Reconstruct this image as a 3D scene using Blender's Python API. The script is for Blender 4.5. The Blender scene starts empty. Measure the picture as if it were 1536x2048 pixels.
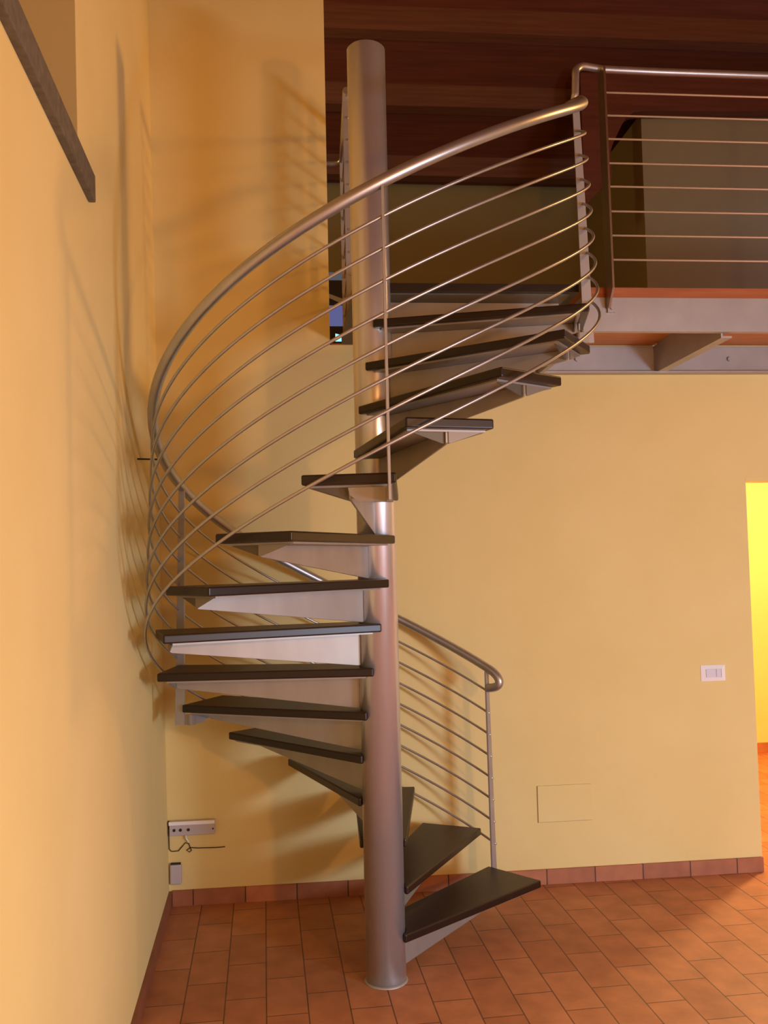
import bpy, bmesh, math
from mathutils import Vector, Matrix
C = bpy.context.scene.collection
PI = math.pi
sin, cos = math.sin, math.cos

# ------------------------------------------------------------------ helpers
def nb(): return bmesh.new()

def add_box(bm, lo, hi, fn=None):
    vs = []
    for x in (lo[0], hi[0]):
        for y in (lo[1], hi[1]):
            for z in (lo[2], hi[2]):
                p = (x, y, z)
                vs.append(bm.verts.new(fn(*p) if fn else p))
    for f in ((0,1,3,2),(4,6,7,5),(0,4,5,1),(2,3,7,6),(0,2,6,4),(1,5,7,3)):
        bm.faces.new([vs[i] for i in f])
    return vs

def add_prism(bm, pts, a, b, axis='z'):
    """extrude a 2-D outline between a and b along an axis"""
    def P(u, v, w):
        return {'z': (u, v, w), 'y': (u, w, v), 'x': (w, u, v)}[axis]
    A = [bm.verts.new(P(u, v, a)) for u, v in pts]
    B = [bm.verts.new(P(u, v, b)) for u, v in pts]
    n = len(pts)
    bm.faces.new(A); bm.faces.new(B[::-1])
    for i in range(n):
        bm.faces.new((A[i], A[(i+1) % n], B[(i+1) % n], B[i]))

def add_tube(bm, pts, r, n=12, caps=True):
    pts = [Vector(p) for p in pts]
    tang = []
    for i in range(len(pts)):
        a = pts[max(i-1, 0)]; b = pts[min(i+1, len(pts)-1)]
        tang.append((b-a).normalized())
    up = Vector((0, 0, 1)) if abs(tang[0].z) < .9 else Vector((1, 0, 0))
    nrm = (up - tang[0]*up.dot(tang[0])).normalized()
    rings = []
    for i, p in enumerate(pts):
        t = tang[i]
        nrm = (nrm - t*nrm.dot(t)).normalized()
        bi = t.cross(nrm)
        rings.append([bm.verts.new(p + nrm*(r*cos(2*PI*k/n)) + bi*(r*sin(2*PI*k/n))) for k in range(n)])
    for a, b in zip(rings, rings[1:]):
        for k in range(n):
            f = bm.faces.new((a[k], a[(k+1) % n], b[(k+1) % n], b[k])); f.smooth = True
    if caps:
        bm.faces.new(rings[0][::-1]); bm.faces.new(rings[-1])

def add_cyl(bm, c, r, z0, z1, n=64):
    prof = [(r, z0), (r, z1-.006), (r-.006, z1)]
    rings = [[bm.verts.new((c[0]+q*cos(2*PI*k/n), c[1]+q*sin(2*PI*k/n), z)) for k in range(n)] for q, z in prof]
    for a, b in zip(rings, rings[1:]):
        for k in range(n):
            f = bm.faces.new((a[k], a[(k+1) % n], b[(k+1) % n], b[k])); f.smooth = True
    bm.faces.new(rings[0][::-1]); bm.faces.new(rings[-1])

def obj(name, bm, m, parent=None, bevel=0, seg=2):
    bmesh.ops.recalc_face_normals(bm, faces=bm.faces)
    me = bpy.data.meshes.new(name); bm.to_mesh(me); bm.free()
    me.materials.append(m)
    o = bpy.data.objects.new(name, me); C.objects.link(o)
    if parent: o.parent = parent
    if bevel:
        md = o.modifiers.new('Bevel', 'BEVEL'); md.width = bevel; md.segments = seg
        md.limit_method = 'ANGLE'; md.angle_limit = .6
    return o

def tag(o, label, cat, group=None):
    o['label'] = label; o['category'] = cat
    if group: o['group'] = group
    return o

def thing(name, label, cat, loc=(0, 0, 0), group=None):
    o = bpy.data.objects.new(name, None); C.objects.link(o); o.location = loc
    o.empty_display_size = .1
    return tag(o, label, cat, group)

def struct(name, bm, m, **k):
    o = obj(name, bm, m, **k); o['kind'] = 'structure'; return o

# ------------------------------------------------------------------ materials
def mat(name, col, rough=.6, metal=0., noise=None, bump=None, coat=0., emit=None):
    m = bpy.data.materials.new(name); m.use_nodes = True
    nt = m.node_tree; b = nt.nodes['Principled BSDF']
    b.inputs['Base Color'].default_value = (*col, 1)
    b.inputs['Roughness'].default_value = rough; b.inputs['Metallic'].default_value = metal
    if coat: b.inputs['Coat Weight'].default_value = coat
    if emit:
        b.inputs['Emission Color'].default_value = (*emit[0], 1); b.inputs['Emission Strength'].default_value = emit[1]
    tc = nt.nodes.new('ShaderNodeTexCoord')
    if noise:
        col2, scale, stretch = noise
        mp = nt.nodes.new('ShaderNodeMapping'); mp.inputs['Scale'].default_value = stretch
        n = nt.nodes.new('ShaderNodeTexNoise'); n.inputs['Scale'].default_value = scale; n.inputs['Detail'].default_value = 6
        r = nt.nodes.new('ShaderNodeValToRGB')
        r.color_ramp.elements[0].position = .3; r.color_ramp.elements[1].position = .7
        r.color_ramp.elements[0].color = (*col2, 1); r.color_ramp.elements[1].color = (*col, 1)
        nt.links.new(tc.outputs['Object'], mp.inputs['Vector']); nt.links.new(mp.outputs[0], n.inputs['Vector'])
        nt.links.new(n.outputs['Fac'], r.inputs[0]); nt.links.new(r.outputs[0], b.inputs['Base Color'])
    if bump:
        n2 = nt.nodes.new('ShaderNodeTexNoise'); n2.inputs['Scale'].default_value = bump[0]; n2.inputs['Detail'].default_value = 4
        bp = nt.nodes.new('ShaderNodeBump'); bp.inputs['Strength'].default_value = bump[1]; bp.inputs['Distance'].default_value = .01
        nt.links.new(tc.outputs['Object'], n2.inputs['Vector'])
        nt.links.new(n2.outputs['Fac'], bp.inputs['Height']); nt.links.new(bp.outputs[0], b.inputs['Normal'])
    return m

def tile_mat(name, c1, c2, mortar, w, h, rot, msize=.004, offset=.5, plane='xy', shift=(0, 0, 0)):
    m = mat(name, c1, .55)
    nt = m.node_tree; b = nt.nodes['Principled BSDF']
    tc = nt.nodes.new('ShaderNodeTexCoord')
    mp = nt.nodes.new('ShaderNodeMapping')
    mp.inputs['Rotation'].default_value = rot; mp.inputs['Location'].default_value = shift
    br = nt.nodes.new('ShaderNodeTexBrick')
    br.offset = offset; br.squash = 1
    br.inputs['Scale'].default_value = 1
    br.inputs['Color1'].default_value = (*c1, 1); br.inputs['Color2'].default_value = (*c2, 1)
    br.inputs['Mortar'].default_value = (*mortar, 1)
    br.inputs['Mortar Size'].default_value = msize; br.inputs['Mortar Smooth'].default_value = .3
    br.inputs['Bias'].default_value = 0
    br.inputs['Brick Width'].default_value = w; br.inputs['Row Height'].default_value = h
    nt.links.new(tc.outputs['Object'], mp.inputs['Vector']); nt.links.new(mp.outputs[0], br.inputs['Vector'])
    n = nt.nodes.new('ShaderNodeTexNoise'); n.inputs['Scale'].default_value = 9; n.inputs['Detail'].default_value = 5
    nt.links.new(tc.outputs['Object'], n.inputs['Vector'])
    mx = nt.nodes.new('ShaderNodeMix'); mx.data_type = 'RGBA'; mx.blend_type = 'MULTIPLY'; mx.inputs[0].default_value = .55
    r = nt.nodes.new('ShaderNodeValToRGB'); r.color_ramp.elements[0].position = .3; r.color_ramp.elements[1].position = .7
    r.color_ramp.elements[0].color = (.62, .55, .5, 1); r.color_ramp.elements[1].color = (1.15, 1.12, 1.1, 1)
    nt.links.new(n.outputs['Fac'], r.inputs[0])
    nt.links.new(br.outputs['Color'], mx.inputs[6]); nt.links.new(r.outputs[0], mx.inputs[7])
    nt.links.new(mx.outputs[2], b.inputs['Base Color'])
    bp = nt.nodes.new('ShaderNodeBump'); bp.inputs['Strength'].default_value = .5; bp.inputs['Distance'].default_value = .004; bp.invert = True
    nt.links.new(br.outputs['Fac'], bp.inputs['Height']); nt.links.new(bp.outputs[0], b.inputs['Normal'])
    return m

M = {}
M['plaster'] = mat('yellow_plaster', (.845, .695, .312), .9, noise=((.79, .635, .262), 1.6, (1, 1, 1)), bump=(60, .06))
M['niche_shade'] = mat('shaded_niche_plaster', (.56, .43, .17), .9, bump=(60, .06))  # wall plaster in a darker tone, the niche's shade put into the colour
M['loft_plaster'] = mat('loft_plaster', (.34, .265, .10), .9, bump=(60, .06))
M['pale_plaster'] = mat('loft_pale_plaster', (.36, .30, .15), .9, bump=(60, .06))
M['steel'] = mat('brushed_steel', (.52, .51, .495), .38, .85, noise=((.46, .45, .435), 14, (1, 1, .12)))
M['column_steel'] = mat('brushed_column_steel', (.76, .77, .80), .28, .74, noise=((.66, .67, .70), 9, (1, 1, .10)))
M['satin'] = mat('satin_painted_steel', (.46, .44, .42), .5, .5, noise=((.40, .38, .365), 8, (1, 1, 1)))
M['rail_steel'] = mat('polished_post_steel', (.42, .38, .34), .34, 1.0)
M['rod_steel'] = mat('pale_rod_steel', (.80, .74, .68), .42, .7)
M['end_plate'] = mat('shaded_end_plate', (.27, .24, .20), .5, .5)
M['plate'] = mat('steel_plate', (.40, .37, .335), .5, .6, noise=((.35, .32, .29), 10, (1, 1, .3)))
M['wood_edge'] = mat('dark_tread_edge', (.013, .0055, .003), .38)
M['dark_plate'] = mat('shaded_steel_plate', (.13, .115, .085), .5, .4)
M['wood_dark'] = mat('dark_stained_wood', (.038, .018, .011), .42, noise=((.024, .010, .006), 18, (.35, 4, 1)), bump=(40, .05))
M['ceiling_wood'] = mat('stained_ceiling_boards', (.19, .052, .018), .7, noise=((.13, .032, .011), 6, (.3, 5, 5)))
M['beam_wood'] = mat('ceiling_beam_wood', (.22, .085, .035), .65, noise=((.16, .055, .022), 7, (.3, 5, 5)))
M['red_wood'] = mat('red_brown_board', (.42, .13, .04), .5, noise=((.32, .09, .028), 9, (.4, 5, 5)))
M['under_wood'] = mat('orange_underside_board', (.66, .26, .07), .6, noise=((.52, .19, .05), 9, (.4, 5, 5)))
M['stone'] = mat('grey_stone_sill', (.17, .145, .11), .6, noise=((.10, .085, .065), 40, (1, 1, 1)))
M['white'] = mat('white_plastic', (.92, .91, .94), .3)
M['offwhite'] = mat('grey_white_plastic', (.52, .46, .48), .4)
M['rocker'] = mat('pale_grey_rocker', (.66, .63, .68), .35)
M['black'] = mat('black_cable', (.02, .012, .008), .5)
M['hole'] = mat('dark_recess', (.02, .018, .016), .8)
M['seam'] = mat('shadow_seam', (.42, .30, .16), .9)
M['frame_dark'] = mat('dark_frame', (.02, .012, .010), .5)
M['dusk'] = mat('dusk_glass', (.05, .06, .12), .2, emit=((.16, .19, .48), .55))
M['dusk_pale'] = mat('pale_dusk_glass', (.05, .06, .07), .2, emit=((.20, .24, .30), .35))
M['screen'] = mat('lit_screen', (.1, .2, .25), .3, emit=((.35, .85, 1.0), 1.3))
M['floor'] = tile_mat('terracotta_floor', (.56, .235, .10), (.45, .17, .068), (.17, .075, .038), .302, .1545,
                      (0, 0, PI/2 - .0337), .0030, shift=(.05, .012, 0))
M['skirt'] = tile_mat('terracotta_skirting', (.50, .19, .085), (.36, .13, .06), (.09, .04, .025), .252, .60,
                      (PI/2, 0, 0), .0035, offset=0, shift=(.10, .3, 0))
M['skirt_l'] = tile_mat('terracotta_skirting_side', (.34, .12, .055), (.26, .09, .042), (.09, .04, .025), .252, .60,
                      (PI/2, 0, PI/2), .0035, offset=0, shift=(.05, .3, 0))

# ------------------------------------------------------------------ key dimensions
YB = .891                       # face of the back wall
def XL(y, z): return -.971 - .0151*z + .0337*(YB - y)      # face of the (slightly leaning) left wall
def lwf(d, y, z): return (XL(y, z) - d, y, z)

# ------------------------------------------------------------------ room shell
bm = nb(); add_box(bm, (-2.2, -6.2, -.08), (5.2, YB+.12, 0)); add_box(bm, (1.5, YB+.12, -.08), (4.4, 3.7, 0))
struct('floor', bm, M['floor'])

bm = nb()
add_prism(bm, [(-1.7, 0), (2.06, 0), (2.06, 2.05), (2.96, 2.05), (2.96, 0), (5.2, 0), (5.2, 2.767), (-.137, 2.767), (-.135, 6.6), (-1.7, 6.6)], YB, YB+.12, 'y')
bm.normal_update(); bmesh.ops.triangulate(bm, faces=[f for f in bm.faces if len(f.verts) > 4])
struct('wall_back', bm, M['plaster'])

bm = nb()
NY0, NY1, NZ0, NZ1 = -3.3, -1.026, 2.872, 4.9            # niche high in the left wall
add_box(bm, (0, NY1, 0), (.34, YB, 6.6), lwf)
add_box(bm, (0, -6.2, 0), (.34, NY0, 6.6), lwf)
add_box(bm, (0, NY0, 0), (.34, NY1, NZ0), lwf)
add_box(bm, (0, NY0, NZ1), (.34, NY1, 6.6), lwf)
add_box(bm, (.30, NY0, NZ0), (.34, NY1, NZ1), lwf)
struct('wall_left', bm, M['plaster'])
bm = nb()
add_box(bm, (.001, NY1-.004, NZ0), (.299, NY1-.0002, NZ1), lwf); add_box(bm, (.294, NY0, NZ0), (.2995, NY1-.004, NZ1), lwf)  # thin lining added to darken the niche; same plaster in shade, not another paint
struct('wall_niche_shade', bm, M['niche_shade'])

bm = nb(); add_box(bm, (5.1, -6.2, 0), (5.25, YB, 6.6)); struct('wall_right', bm, M['plaster'])
bm = nb(); add_box(bm, (-2.2, -6.35, 0), (5.2, -6.2, 6.6)); struct('wall_front', bm, M['plaster'])
bm = nb()
def cz(y): return 5.16 + .335*(4.5 - y)
add_prism(bm, [(YB+.05, cz(YB+.05)), (4.7, cz(4.7)), (4.7, cz(4.7)+.1), (YB+.05, cz(YB+.05)+.1)], -1.7, 5.2, 'x')
add_box(bm, (-2.2, -6.2, 6.37), (5.2, YB+.05, 6.47))
struct('ceiling', bm, M['ceiling_wood'])

# upper room behind the opening
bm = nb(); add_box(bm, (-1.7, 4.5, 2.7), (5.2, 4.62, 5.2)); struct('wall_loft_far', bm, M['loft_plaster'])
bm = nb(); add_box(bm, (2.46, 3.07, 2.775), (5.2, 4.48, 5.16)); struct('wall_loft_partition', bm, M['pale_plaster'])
bm = nb(); add_box(bm, (-1.7, YB+.12, 2.62), (5.2, 4.5, 2.775)); add_box(bm, (-.13, YB+.003, 2.7675), (5.2, YB+.12, 2.775))
struct('floor_loft', bm, M['red_wood'])
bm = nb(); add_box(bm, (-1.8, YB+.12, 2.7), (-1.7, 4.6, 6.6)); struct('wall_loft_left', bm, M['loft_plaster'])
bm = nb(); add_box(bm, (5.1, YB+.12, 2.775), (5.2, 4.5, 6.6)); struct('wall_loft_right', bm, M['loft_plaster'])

# room beyond the doorway
bm = nb(); add_box(bm, (1.4, 3.55, 0), (4.5, 3.67, 2.62)); add_box(bm, (1.4, YB+.12, 0), (1.5, 3.55, 2.62)); add_box(bm, (4.4, YB+.12, 0), (4.5, 3.55, 2.62))
struct('wall_next_room', bm, M['plaster'])
bm = nb(); add_box(bm, (1.5, 3.535, 0), (4.4, 3.55, .085)); struct('baseboard_next_room', bm, M['skirt'])

# skirting
bm = nb(); add_box(bm, (-.955, YB-.013, 0), (2.06, YB, .0737)); struct('baseboard_back', bm, M['skirt'])
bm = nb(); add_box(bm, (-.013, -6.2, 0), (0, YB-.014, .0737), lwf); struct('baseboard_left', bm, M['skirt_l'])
# stone sill of the niche
bm = nb(); add_box(bm, (-.022, NY0, 2.785), (.29, -.872, NZ0), lambda d, y, z: lwf(d if y < -1.0 or d < 0 else 0.0, y, z))
struct('trim_1', bm, M['stone'], bevel=.004)
# lintel strip over the doorway
bm = nb(); add_box(bm, (2.063, YB+.004, 2.035), (2.957, YB+.118, 2.05)); struct('trim_2', bm, M['plaster'])

# ceiling purlins of the upper room
for y in (1.36, 2.10, 2.80, 3.47, 4.22):
    zb = 5.0 + .335*(4.5 - y)
    bm = nb(); add_box(bm, (-1.69, y-.065, zb), (5.09, y+.065, zb+.19))
    o = struct('ceiling_beam', bm, M['beam_wood'])
bm = nb()
add_prism(bm, [(1.93, 5.40), (1.93, 4.34), (2.008, 4.421), (2.10, 4.526), (2.136, 4.531), (2.153, 4.59), (2.156, 4.643), (2.146, 4.70), (2.145, 4.759),
               (2.165, 4.83), (2.203, 4.908), (2.245, 4.99), (2.293, 5.063), (2.345, 5.095), (2.405, 5.106), (5.09, 5.185), (5.09, 5.40)], 2.93, 3.05, 'y')
bm.normal_update(); bmesh.ops.triangulate(bm, faces=[f for f in bm.faces if len(f.verts) > 4])
tag(obj('carved_beam', bm, M['ceiling_wood']), 'dark wooden roof beam with a curved carved end above the loft partition', 'beam')

# ------------------------------------------------------------------ spiral staircase
S = .988
Z0 = .0198
RISE = .1756*S
TH0, DTH, TW = .531, .3822, .3438
CX, CY = -.004, -.0445
CR = .0795
stair = thing('spiral_staircase', 'brushed steel spiral staircase with dark wooden treads around a round column', 'staircase', (CX, CY, 0))

bm = nb(); add_cyl(bm, (0, 0), CR, 0.001, 3.79); obj('column', bm, M['column_steel'], stair)
bm = nb(); add_cyl(bm, (0, 0), CR+.007, 0.0005, .0075); obj('base_ring', bm, M['satin'], stair)

# one tread: local +x along the tread, z = 0 at the top of the board
RO, HO, HI = .8733*S, .1516*S, .094
def arc_notch(r, a0, a1, n=10):
    return [(r*cos(a0+(a1-a0)*i/n), r*sin(a0+(a1-a0)*i/n)) for i in range(n+1)]
a = 1.36
board_pts = [(.018, -HI), (RO, -HO), (RO, HO), (.018, HI)] + arc_notch(CR+.0015, a, -a)
bm = nb(); add_prism(bm, board_pts, -.033, 0); 
tread = obj('tread', bm, M['wood_dark'], stair, bevel=.006, seg=3)
tread.data.materials.append(M['wood_edge'])
for f_ in tread.data.polygons:
    if abs(f_.normal.z) < .5: f_.material_index = 1
tread['label'] = 'dark wooden tread'
GI = CR + .0008
# flat flange under the board
bm = nb()
add_prism(bm, [(.05, -HI+.018), (RO-.035, -HO+.016), (RO-.035, HO-.016), (.05, HI-.018)] + arc_notch(GI, .95, -.95), -.040, -.0334)
fl = obj('flange', bm, M['plate'], tread)
# tapering gusset standing under the middle of the board
bm = nb()
add_prism(bm, [(GI, -.0402), (RO-.037, -.0402), (RO-.037, -.075), (RO-.045, -.080), (GI+.012, -.168), (GI, -.168)], -.004, .004, 'y')
gu = obj('gusset', bm, M['plate'], tread, bevel=.0012, seg=1)
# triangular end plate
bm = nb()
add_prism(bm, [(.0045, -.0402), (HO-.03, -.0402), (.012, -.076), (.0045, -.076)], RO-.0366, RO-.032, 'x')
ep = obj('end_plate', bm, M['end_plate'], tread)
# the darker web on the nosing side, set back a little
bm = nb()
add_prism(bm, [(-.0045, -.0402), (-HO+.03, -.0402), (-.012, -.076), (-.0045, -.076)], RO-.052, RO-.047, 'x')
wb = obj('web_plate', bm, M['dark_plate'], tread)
subs = (fl, gu, ep, wb)
def place(t, i):
    t.location = (0, 0, Z0 + RISE*i); t.rotation_euler = (0, 0, TH0 + TW/2 + DTH*(i-1))
place(tread, 1)
for i in range(2, 16):
    t = tread.copy(); C.objects.link(t); t.parent = stair; place(t, i)
    for s in subs:
        c = s.copy(); C.objects.link(c); c.parent = t

# landing at the top (level 16)
ZL = Z0 + RISE*16
lpts = [(.886*S, -.012), (.886*S, .905), (-.075, .905), (-.075, .072)] + arc_notch(CR+.0015, 2.25, -.14, 14)
bm = nb(); add_prism(bm, lpts, ZL-.033, ZL)
bm.normal_update(); bmesh.ops.triangulate(bm, faces=[f for f in bm.faces if len(f.verts) > 4])
land = obj('landing', bm, M['wood_dark'], stair)
land.data.materials.append(M['wood_edge'])
for f_ in land.data.polygons:
    if abs(f_.normal.z) < .5: f_.material_index = 1
bm = nb(); add_prism(bm, [(.84, .012), (.84, .88), (.0, .88), (.0, .09)] + arc_notch(GI, 1.4, .2, 8), ZL-.0405, ZL-.0335)
bm.normal_update(); bmesh.ops.triangulate(bm, faces=[f for f in bm.faces if len(f.verts) > 4])
obj('flange', bm, M['dark_plate'], land)
bm = nb()
add_prism(bm, [(GI, ZL-.041), (.83, ZL-.041), (.83, ZL-.075), (GI+.012, ZL-.168), (GI, ZL-.168)], .13, .138, 'y')
obj('gusset', bm, M['plate'], land)

# railing helix
def rail_pt(deg, k, dr=0):
    t = math.radians(deg); u = (t - TH0)/DTH
    R = (.886 + .0045*k)*S + dr
    z = .98 + .1742*u - (0 if k == 0 else .1155 + .105*(k-1))
    return Vector((R*cos(t), R*sin(t), Z0 + z*S))
D0 = math.degrees(TH0)
POST = [48.9, 158.4, 267.6, 356.0]
# handrail: lower U-bend, helix, upper curl
pts = []
st = rail_pt(POST[0], 0)
tan = (rail_pt(POST[0]-1, 0) - st).normalized()
up = Vector((0, 0, 1)); side = (up - tan*up.dot(tan)).normalized()
hz = Vector((tan.x, tan.y, 0)).normalized()
P0 = st + tan*.015; P3 = st + Vector((0, 0, -.098)) + hz*.002
P1 = P0 + tan*.078; P2 = P3 + hz*.092
loop = [P0*(1-q)**3 + P1*3*q*(1-q)**2 + P2*3*q*q*(1-q) + P3*q**3 for q in [i/22 for i in range(23)]]
pts = list(reversed(loop))
pts += [rail_pt(d, 0) + Vector((0, 0, .016*max(0, (d-318)/32)**2)) for d in [POST[0] + i*(350-POST[0])/150 for i in range(151)]]
q = rail_pt(350, 0) + Vector((0, 0, .016))
pts += [q + Vector((-.002, .03, .010)), q + Vector((-.010, .062, .018)), q + Vector((-.022, .092, .022))]
bm = nb(); add_tube(bm, pts, .0205, 16); obj('handrail', bm, M['steel'], stair)
# eight thinner rods
for k in range(1, 9):
    d1 = 357.0
    ps = [rail_pt(POST[0]-.4 + i*(d1-POST[0]+.4)/150, k) for i in range(151)]
    bm = nb(); add_tube(bm, ps, .0058, 8); obj('rod', bm, M['steel'], stair)
# tapered flat posts with their fixing plates
for i, d in zip((1, 6, 11, 15), POST):
    t = math.radians(d)
    er = Vector((cos(t), sin(t), 0)); et = Vector((-sin(t), cos(t), 0))
    top = rail_pt(d, 0); ztop = top.z - .012
    zt = Z0 + RISE*i
    zbot = zt - .088
    bm = nb()
    vs = []
    for z, r0, r1 in ((zbot, .885*S, .928*S), (ztop, .872*S, .900*S)):
        for r in (r0, r1):
            for s in (-.004, .004):
                vs.append(bm.verts.new(er*r + et*s + Vector((0, 0, z))))
    for f in ((0,1,3,2),(4,6,7,5),(0,4,5,1),(2,3,7,6),(0,2,6,4),(1,5,7,3)):
        bm.faces.new([vs[j] for j in f])
    p = obj('post', bm, M['satin'], stair)
    # plate carried on the end of the tread
    am = TH0 + TW/2 + DTH*(i-1)
    ax = Vector((cos(am), sin(am), 0)); ay = Vector((-sin(am), cos(am), 0))
    y1 = (er*(.88*S)).dot(ay) + .006
    bm = nb()
    loop = [(-.005, -.042), (y1, -.042), (y1, -.088), (.03, -.088), (.0, -.066)]
    A = [bm.verts.new(ax*(RO-.031) + ay*u + Vector((0, 0, zt+v))) for u, v in loop]
    B = [bm.verts.new(ax*(RO-.025) + ay*u + Vector((0, 0, zt+v))) for u, v in loop]
    bm.faces.new(A); bm.faces.new(B[::-1])
    for j in range(len(loop)):
        bm.faces.new((A[j], A[(j+1) % 5], B[(j+1) % 5], B[j]))
    # tab that reaches out from the plate to the post
    w0 = er*(RO*.96) ; w1 = er*(.905*S)
    vv = []
    for b_, zz in ((w0, zt-.088), (w0, zt-.045), (w1, zt-.088), (w1, zt-.045)):
        for s in (-.0095, -.0042):
            vv.append(bm.verts.new(b_ + et*s + Vector((0, 0, zz))))
    for f in ((0,1,3,2),(4,6,7,5),(0,4,5,1),(2,3,7,6),(0,2,6,4),(1,5,7,3)):
        bm.faces.new([vv[j] for j in f])
    obj('fixing_plate', bm, M['plate'], p)
# pin to the left wall
hp = rail_pt(171, 0)
bm = nb(); add_tube(bm, [hp, Vector((XL(hp.y+CY, hp.z) - CX + .001, hp.y + .004, hp.z + .004))], .0036, 8); obj('wall_pin', bm, M['frame_dark'], stair)

# ------------------------------------------------------------------ loft platform
YF = .09
plat = thing('loft_platform', 'steel framed loft platform with red-brown boards above the yellow wall', 'platform', (.93, YF, 2.62))
off = Vector((-.93, -YF, -2.62))
def pobj(name, bm, m, parent=plat, **k):
    o = obj(name, bm, m, parent, **k); o.data.transform(Matrix.Translation(off)); return o
bm = nb(); add_box(bm, (.955, YF, 2.634), (5.09, YF+.012, 2.784)); add_box(bm, (.955, YF+.012, 2.634), (5.09, YF+.03, 2.642)); add_box(bm, (.955, YF+.012, 2.774), (5.09, YF+.06, 2.784))
fb = pobj('front_beam', bm, M['satin'])
bm = nb(); add_box(bm, (.40, YB-.012, 2.608), (5.09, YB-.001, 2.757)); add_box(bm, (.40, YB-.06, 2.608), (5.09, YB-.012, 2.616))
bc = pobj('back_channel', bm, M['satin'])
for x in (1.155, 1.99, 2.85):
    bm = nb(); add_tube(bm, [(x, YB-.0122, 2.688), (x, YB-.026, 2.688)], .012, 6)
    pobj('bolt', bm, M['satin'], bc)
bm = nb(); add_box(bm, (.93, YF, 2.60), (.954, YB-.013, 2.784)); pobj('end_beam', bm, M['satin'])
for x in (1.575, 2.75, 3.9):
    bm = nb(); add_box(bm, (x, YF+.032, 2.614), (x+.008, YB-.062, 2.7655)); add_box(bm, (x+.008, YF+.032, 2.614), (x+.05, YB-.062, 2.622))
    add_box(bm, (x, YB-.062, 2.62), (x+.008, YB-.0125, 2.757))
    pobj('cross_beam', bm, M['satin'])
bm = nb(); add_box(bm, (.955, YF+.004, 2.785), (5.09, YB, 2.83)); pobj('floorboards', bm, M['red_wood'])
bm = nb(); add_box(bm, (.956, YF+.032, 2.766), (5.09, YB-.001, 2.7735)); pobj('underside_boards', bm, M['under_wood'])

# balcony railing on the platform edge
br = thing('balcony_railing', 'straight steel balcony railing of thin horizontal rods along the loft platform', 'railing', (1.04, YF, 2.83))
o2 = Vector((-1.04, -YF, -2.83))
def robj(name, bm, m, parent=br, off_=o2):
    o = obj(name, bm, m, parent); o.data.transform(Matrix.Translation(off_)); return o
base = rail_pt(352.5, 0) + Vector((CX, CY, 0))
bx, by = .915, .02
pts = [(bx-.012, by+.002, 3.618), (bx-.004, by, 3.66), (bx, by, 3.735)]
R = .05
for i in range(1, 9):
    q = PI/2*i/8
    pts.append((bx + R*(1-cos(q)), by + .02*i/8, 3.745 + R*sin(q)))
pts += [(1.05, .062, 3.797), (1.3, .07, 3.798), (2.0, .075, 3.80), (5.08, .075, 3.80)]
bm = nb(); add_tube(bm, pts, .0165, 14); robj('handrail', bm, M['steel'])
for z in (3.678, 3.575, 3.470, 3.362, 3.258, 3.148, 3.041, 2.934):
    bm = nb(); add_tube(bm, [(1.0478, .035, z), (5.08, .035, z)], .0047, 8); robj('rod', bm, M['rod_steel'])
for x in (1.043, 2.45, 3.85):
    bm = nb(); add_prism(bm, [(.012, 3.785), (.088, 3.785), (.0892, 2.80), (.0892, 2.735), (.058, 2.728), (-.002, 2.80)], x-.0045, x+.0045, 'x')
    p = robj('post', bm, M['rail_steel'])
    bm = nb(); add_box(bm, (x, .0775, 2.715), (x+.034, .0895, 2.75)); add_tube(bm, [(x+.017, .0775, 2.733), (x+.017, .068, 2.733)], .008, 6)
    robj('bolt', bm, M['satin'], p)

# guard beside the landing, seen edge-on past the column (welded to the stair: one of its parts)
o3 = Vector((-CX, -CY, 0))
bm = nb()
add_tube(bm, [(-.058, .42, 3.86), (-.038, 1.13, 3.86), (-.040, 1.165, 3.858), (-.055, 1.19, 3.855), (-.09, 1.20, 3.855), (-.5, 1.20, 3.855)], .017, 12)
lg = robj('landing_guard', bm, M['steel'], stair, o3)
lg['label'] = 'short guard railing behind the top of the column'
for x, y, zb in ((-.056, .45, ZL), (-.035, 1.16, 2.776)):
    bm = nb(); add_box(bm, (x-.018, y-.004, zb), (x+.018, y+.004, 3.845)); robj('post', bm, M['satin'], lg, o3)
for k in range(8):
    z = 3.74 - .107*k
    bm = nb(); add_tube(bm, [(-.056, .44, z), (-.036, 1.17, z)], .006, 8); robj('rod', bm, M['steel'], lg, o3)

# ------------------------------------------------------------------ things on the walls
sw = thing('light_switch', 'white rectangular light switch plate beside the doorway', 'light switch', (1.833, YB, 1.03))
bm = nb()
W_, H_ = .066, .041
fr = [(-W_, -H_), (W_, -H_), (W_, H_), (-W_, H_)]
inn = [(-.043, -.022), (.043, -.022), (.043, .022), (-.043, .022)]
o_ = [bm.verts.new((u, 0, v)) for u, v in fr]; m_ = [bm.verts.new((u, -.004, v)) for u, v in fr]; n_ = [bm.verts.new((u, -.012, v)) for u, v in inn]; k_ = [bm.verts.new((u, -.008, v)) for u, v in inn]
for A, B in ((o_, m_), (m_, n_), (n_, k_)):
    for j in range(4): bm.faces.new((A[j], A[(j+1) % 4], B[(j+1) % 4], B[j]))
bm.faces.new(k_); bm.faces.new(o_)
obj('frame', bm, M['white'], sw)
for a0, a1 in ((-.0405, .0125), (.0155, .0405)):
    bm = nb(); add_box(bm, (a0, -.0125, -.0205), (a1, -.0082, .0205)); obj('rocker', bm, M['rocker'], sw, bevel=.001)

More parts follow.
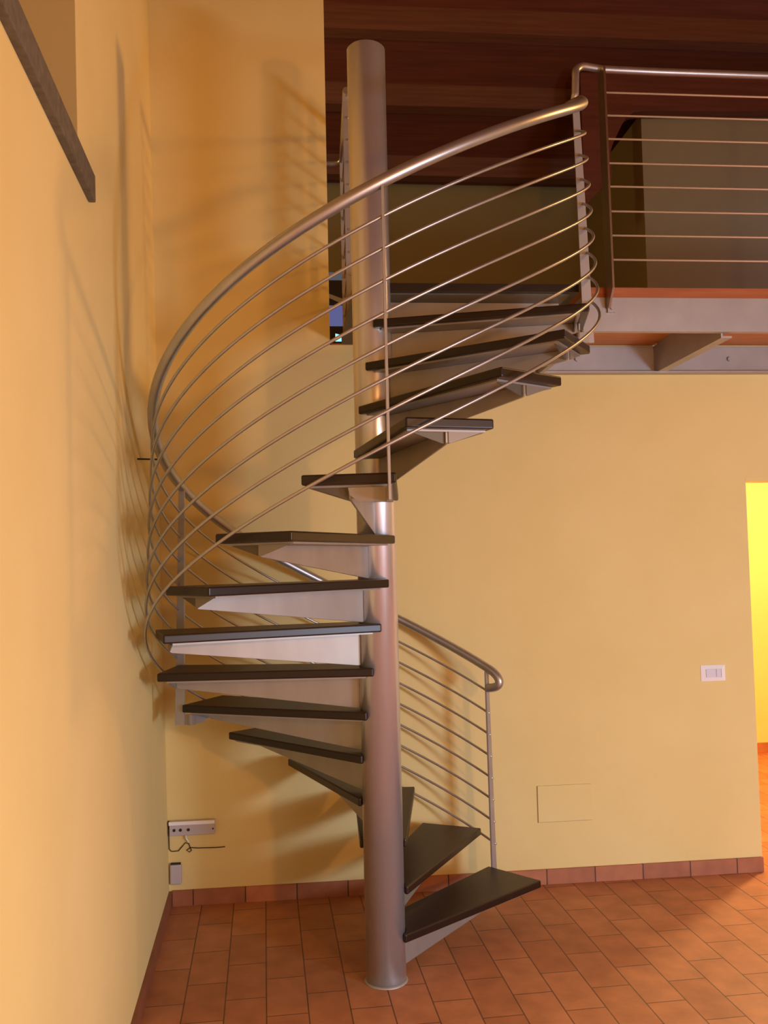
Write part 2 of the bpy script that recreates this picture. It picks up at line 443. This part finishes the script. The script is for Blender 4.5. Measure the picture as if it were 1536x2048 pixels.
ap = thing('access_panel', 'flush cream access panel low on the yellow wall', 'panel', (1.015, YB, .398))
bm = nb(); add_box(bm, (-.143, -.002, -.092), (.143, -.0002, .092)); obj('frame', bm, M['seam'], ap)
bm = nb(); add_box(bm, (-.139, -.006, -.089), (.143, -.0021, .092)); obj('cover', bm, M['plaster'], ap)

jb = thing('junction_box', 'long white plastic junction box on the wall in the corner', 'box', (-.853, YB, .376))
bm = nb(); add_box(bm, (-.112, -.035, -.034), (.106, -.0005, .034)); obj('body', bm, M['offwhite'], jb, bevel=.004)
bm = nb(); add_box(bm, (-.113, -.045, .020), (.107, -.0355, .036)); obj('lid_edge', bm, M['white'], jb)
for x in (-.088, -.058, -.020, .098):
    bm = nb(); add_tube(bm, [(x, -.0355, -.006), (x, -.039, -.006)], .007 if x < 0 else .004, 10); obj('knockout', bm, M['hole'], jb)

def cable(name, pts, r, m, label, cat):
    bm = nb(); add_tube(bm, pts, r, 6); return tag(obj(name, bm, m), label, cat)
y = YB - .008
cable('cable', [(-.9712, y, .41), (-.9705, y, .35), (-.969, y, .275), (-.958, y, .262), (-.925, y, .263), (-.905, y, .285), (-.892, y, .300), (-.875, y, .296), (-.868, y, .275), (-.862, y, .262), (-.872, y, .255), (-.885, y, .264), (-.868, y, .276),
                (-.83, y, .272), (-.745, y, .270), (-.70, y, .271)], .0023, M['black'], 'thin black cable looped below the white junction box', 'cable')
cable('cable', [(-.888, y-.01, .341), (-.886, y-.012, .325), (-.878, y-.010, .312), (-.874, y-.010, .303)], .004, M['white'], 'short white wire hanging from the junction box', 'cable')
ws = thing('wall_socket', 'small grey white socket cover just above the skirting in the corner', 'socket', (-.94, YB, .155))
bm = nb(); add_box(bm, (-.026, -.024, -.05), (.03, -.0005, .046)); obj('cover', bm, M['offwhite'], ws, bevel=.008, seg=3)
bm = nb(); add_box(bm, (-.022, -.020, .0462), (.026, -.004, .052)); obj('cap', bm, M['hole'], ws)

# ------------------------------------------------------------------ things in the loft seen past the column
wn = bpy.data.objects.new('window_1', None); C.objects.link(wn); wn.location = (.03, 3.6, 3.55); wn['kind'] = 'structure'
bm = nb(); add_box(bm, (-.12, -.03, -.02), (.12, .0, .47)); obj('window_frame', bm, M['frame_dark'], wn)
bm = nb(); add_box(bm, (-.10, -.036, .02), (.10, -.031, .19)); obj('pane', bm, M['dusk'], wn)
bm = nb(); add_box(bm, (-.10, -.036, .40), (.10, -.031, .465)); obj('pane', bm, M['dusk_pale'], wn)
bm = nb(); add_prism(bm, [(-.12, .28), (.12, .17), (.12, .22), (-.12, .31)], -.045, -.037, 'y'); obj('crossbar', bm, M['satin'], wn)
bm = nb(); add_box(bm, (-.14, 0, -.75), (.14, .05, .47)); obj('window_surround', bm, M['loft_plaster'], wn)
mo = thing('monitor', 'small monitor with a glowing cyan screen on the loft left of the column', 'monitor', (.035, 3.2, 2.775))
bm = nb(); add_box(bm, (-.06, -.04, 0), (.06, .04, .008)); add_box(bm, (-.012, -.01, .008), (.012, .01, .53)); obj('stand', bm, M['frame_dark'], mo)
bm = nb(); add_box(bm, (-.075, -.015, .53), (.05, .015, .67)); obj('casing', bm, M['frame_dark'], mo)
bm = nb(); add_prism(bm, [(-.030, .575), (.024, .575), (.024, .622), (-.030, .636)], -.018, -.0152, 'y'); obj('screen', bm, M['screen'], mo)

# ------------------------------------------------------------------ lights
def kelvin(c): return c
def point(name, loc, power, col, size):
    l = bpy.data.lights.new(name, 'POINT'); l.energy = power; l.color = col; l.shadow_soft_size = size
    o = bpy.data.objects.new(name, l); C.objects.link(o); o.location = loc; return o
def spot(name, loc, target, power, col, size, ang, blend):
    l = bpy.data.lights.new(name, 'SPOT'); l.energy = power; l.color = col; l.shadow_soft_size = size; l.spot_size = ang; l.spot_blend = blend
    o = bpy.data.objects.new(name, l); C.objects.link(o); o.location = loc
    o.rotation_euler = (Vector(target)-Vector(loc)).to_track_quat('-Z', 'Y').to_euler(); return o
def area(name, loc, target, power, col, sx, sy):
    l = bpy.data.lights.new(name, 'AREA'); l.energy = power; l.color = col; l.shape = 'RECTANGLE'; l.size = sx; l.size_y = sy
    o = bpy.data.objects.new(name, l); C.objects.link(o); o.location = loc
    o.rotation_euler = (Vector(target)-Vector(loc)).to_track_quat('-Z', 'Y').to_euler(); return o
point('room_lamp', (1.46, -3.9, 2.0), 113.2, (1.000, 0.435, 0.115), .075)
spot('balcony_lamp', (3.3, .2, 4.1), (-.95, -.55, 2.2), 211.5, (1.000, 0.489, 0.142), .16, math.radians(80), .45)
area('cool_lamp', (2.9, -3.6, 1.15), (1.5, -.6, -.2), 89.5, (0.611, 0.746, 1.000), .6, .5)
area('cool_fill', (2.6, -4.9, 1.2), (1.5, -.6, -1.2), 60.4, (0.730, 0.890, 1.000), 3.0, 1.6)  # added soft fill that eases the cool lamp's shadows, no real window
point('next_room_lamp', (3.0, 1.75, 2.2), 176.0, (1.000, 0.716, 0.325), .10)
area('loft_dusk', (4.5, 2.1, 3.7), (3.5, 3.07, 3.5), 5, (.35, .45, 1.0), .6, 1.0)
point('loft_fill', (-1.45, 1.7, 4.5), 22, (1.0, .66, .26), .1)  # unseen fill added to lift the dark side of the loft partition

w = bpy.data.worlds.new('World'); bpy.context.scene.world = w; w.use_nodes = True
w.node_tree.nodes['Background'].inputs[0].default_value = (1.0, .75, .5, 1); w.node_tree.nodes['Background'].inputs[1].default_value = .02

# ------------------------------------------------------------------ camera
yaw, pitch, roll, f = -.0991, .0545, -.0226, 1812.2
fw = Vector((-sin(yaw)*cos(pitch), cos(yaw)*cos(pitch), sin(pitch)))
rt = Vector((cos(yaw), sin(yaw), 0)); upv = rt.cross(fw)
r2 = rt*cos(roll) + upv*sin(roll); u2 = -rt*sin(roll) + upv*cos(roll)
cam = bpy.data.cameras.new('Camera'); cam.sensor_fit = 'VERTICAL'; cam.sensor_height = 36; cam.lens = 36*f/2048
cam.clip_start = .05; cam.clip_end = 100
co = bpy.data.objects.new('Camera', cam); C.objects.link(co)
mw = Matrix((r2, u2, -fw)).transposed().to_4x4(); mw.translation = Vector((-.3351, -3.7061, 1.6518))
co.matrix_world = mw
bpy.context.scene.camera = co
vs_ = bpy.context.scene.view_settings
vs_.view_transform = 'Standard'; vs_.look = 'None'; vs_.exposure = 0; vs_.gamma = 1
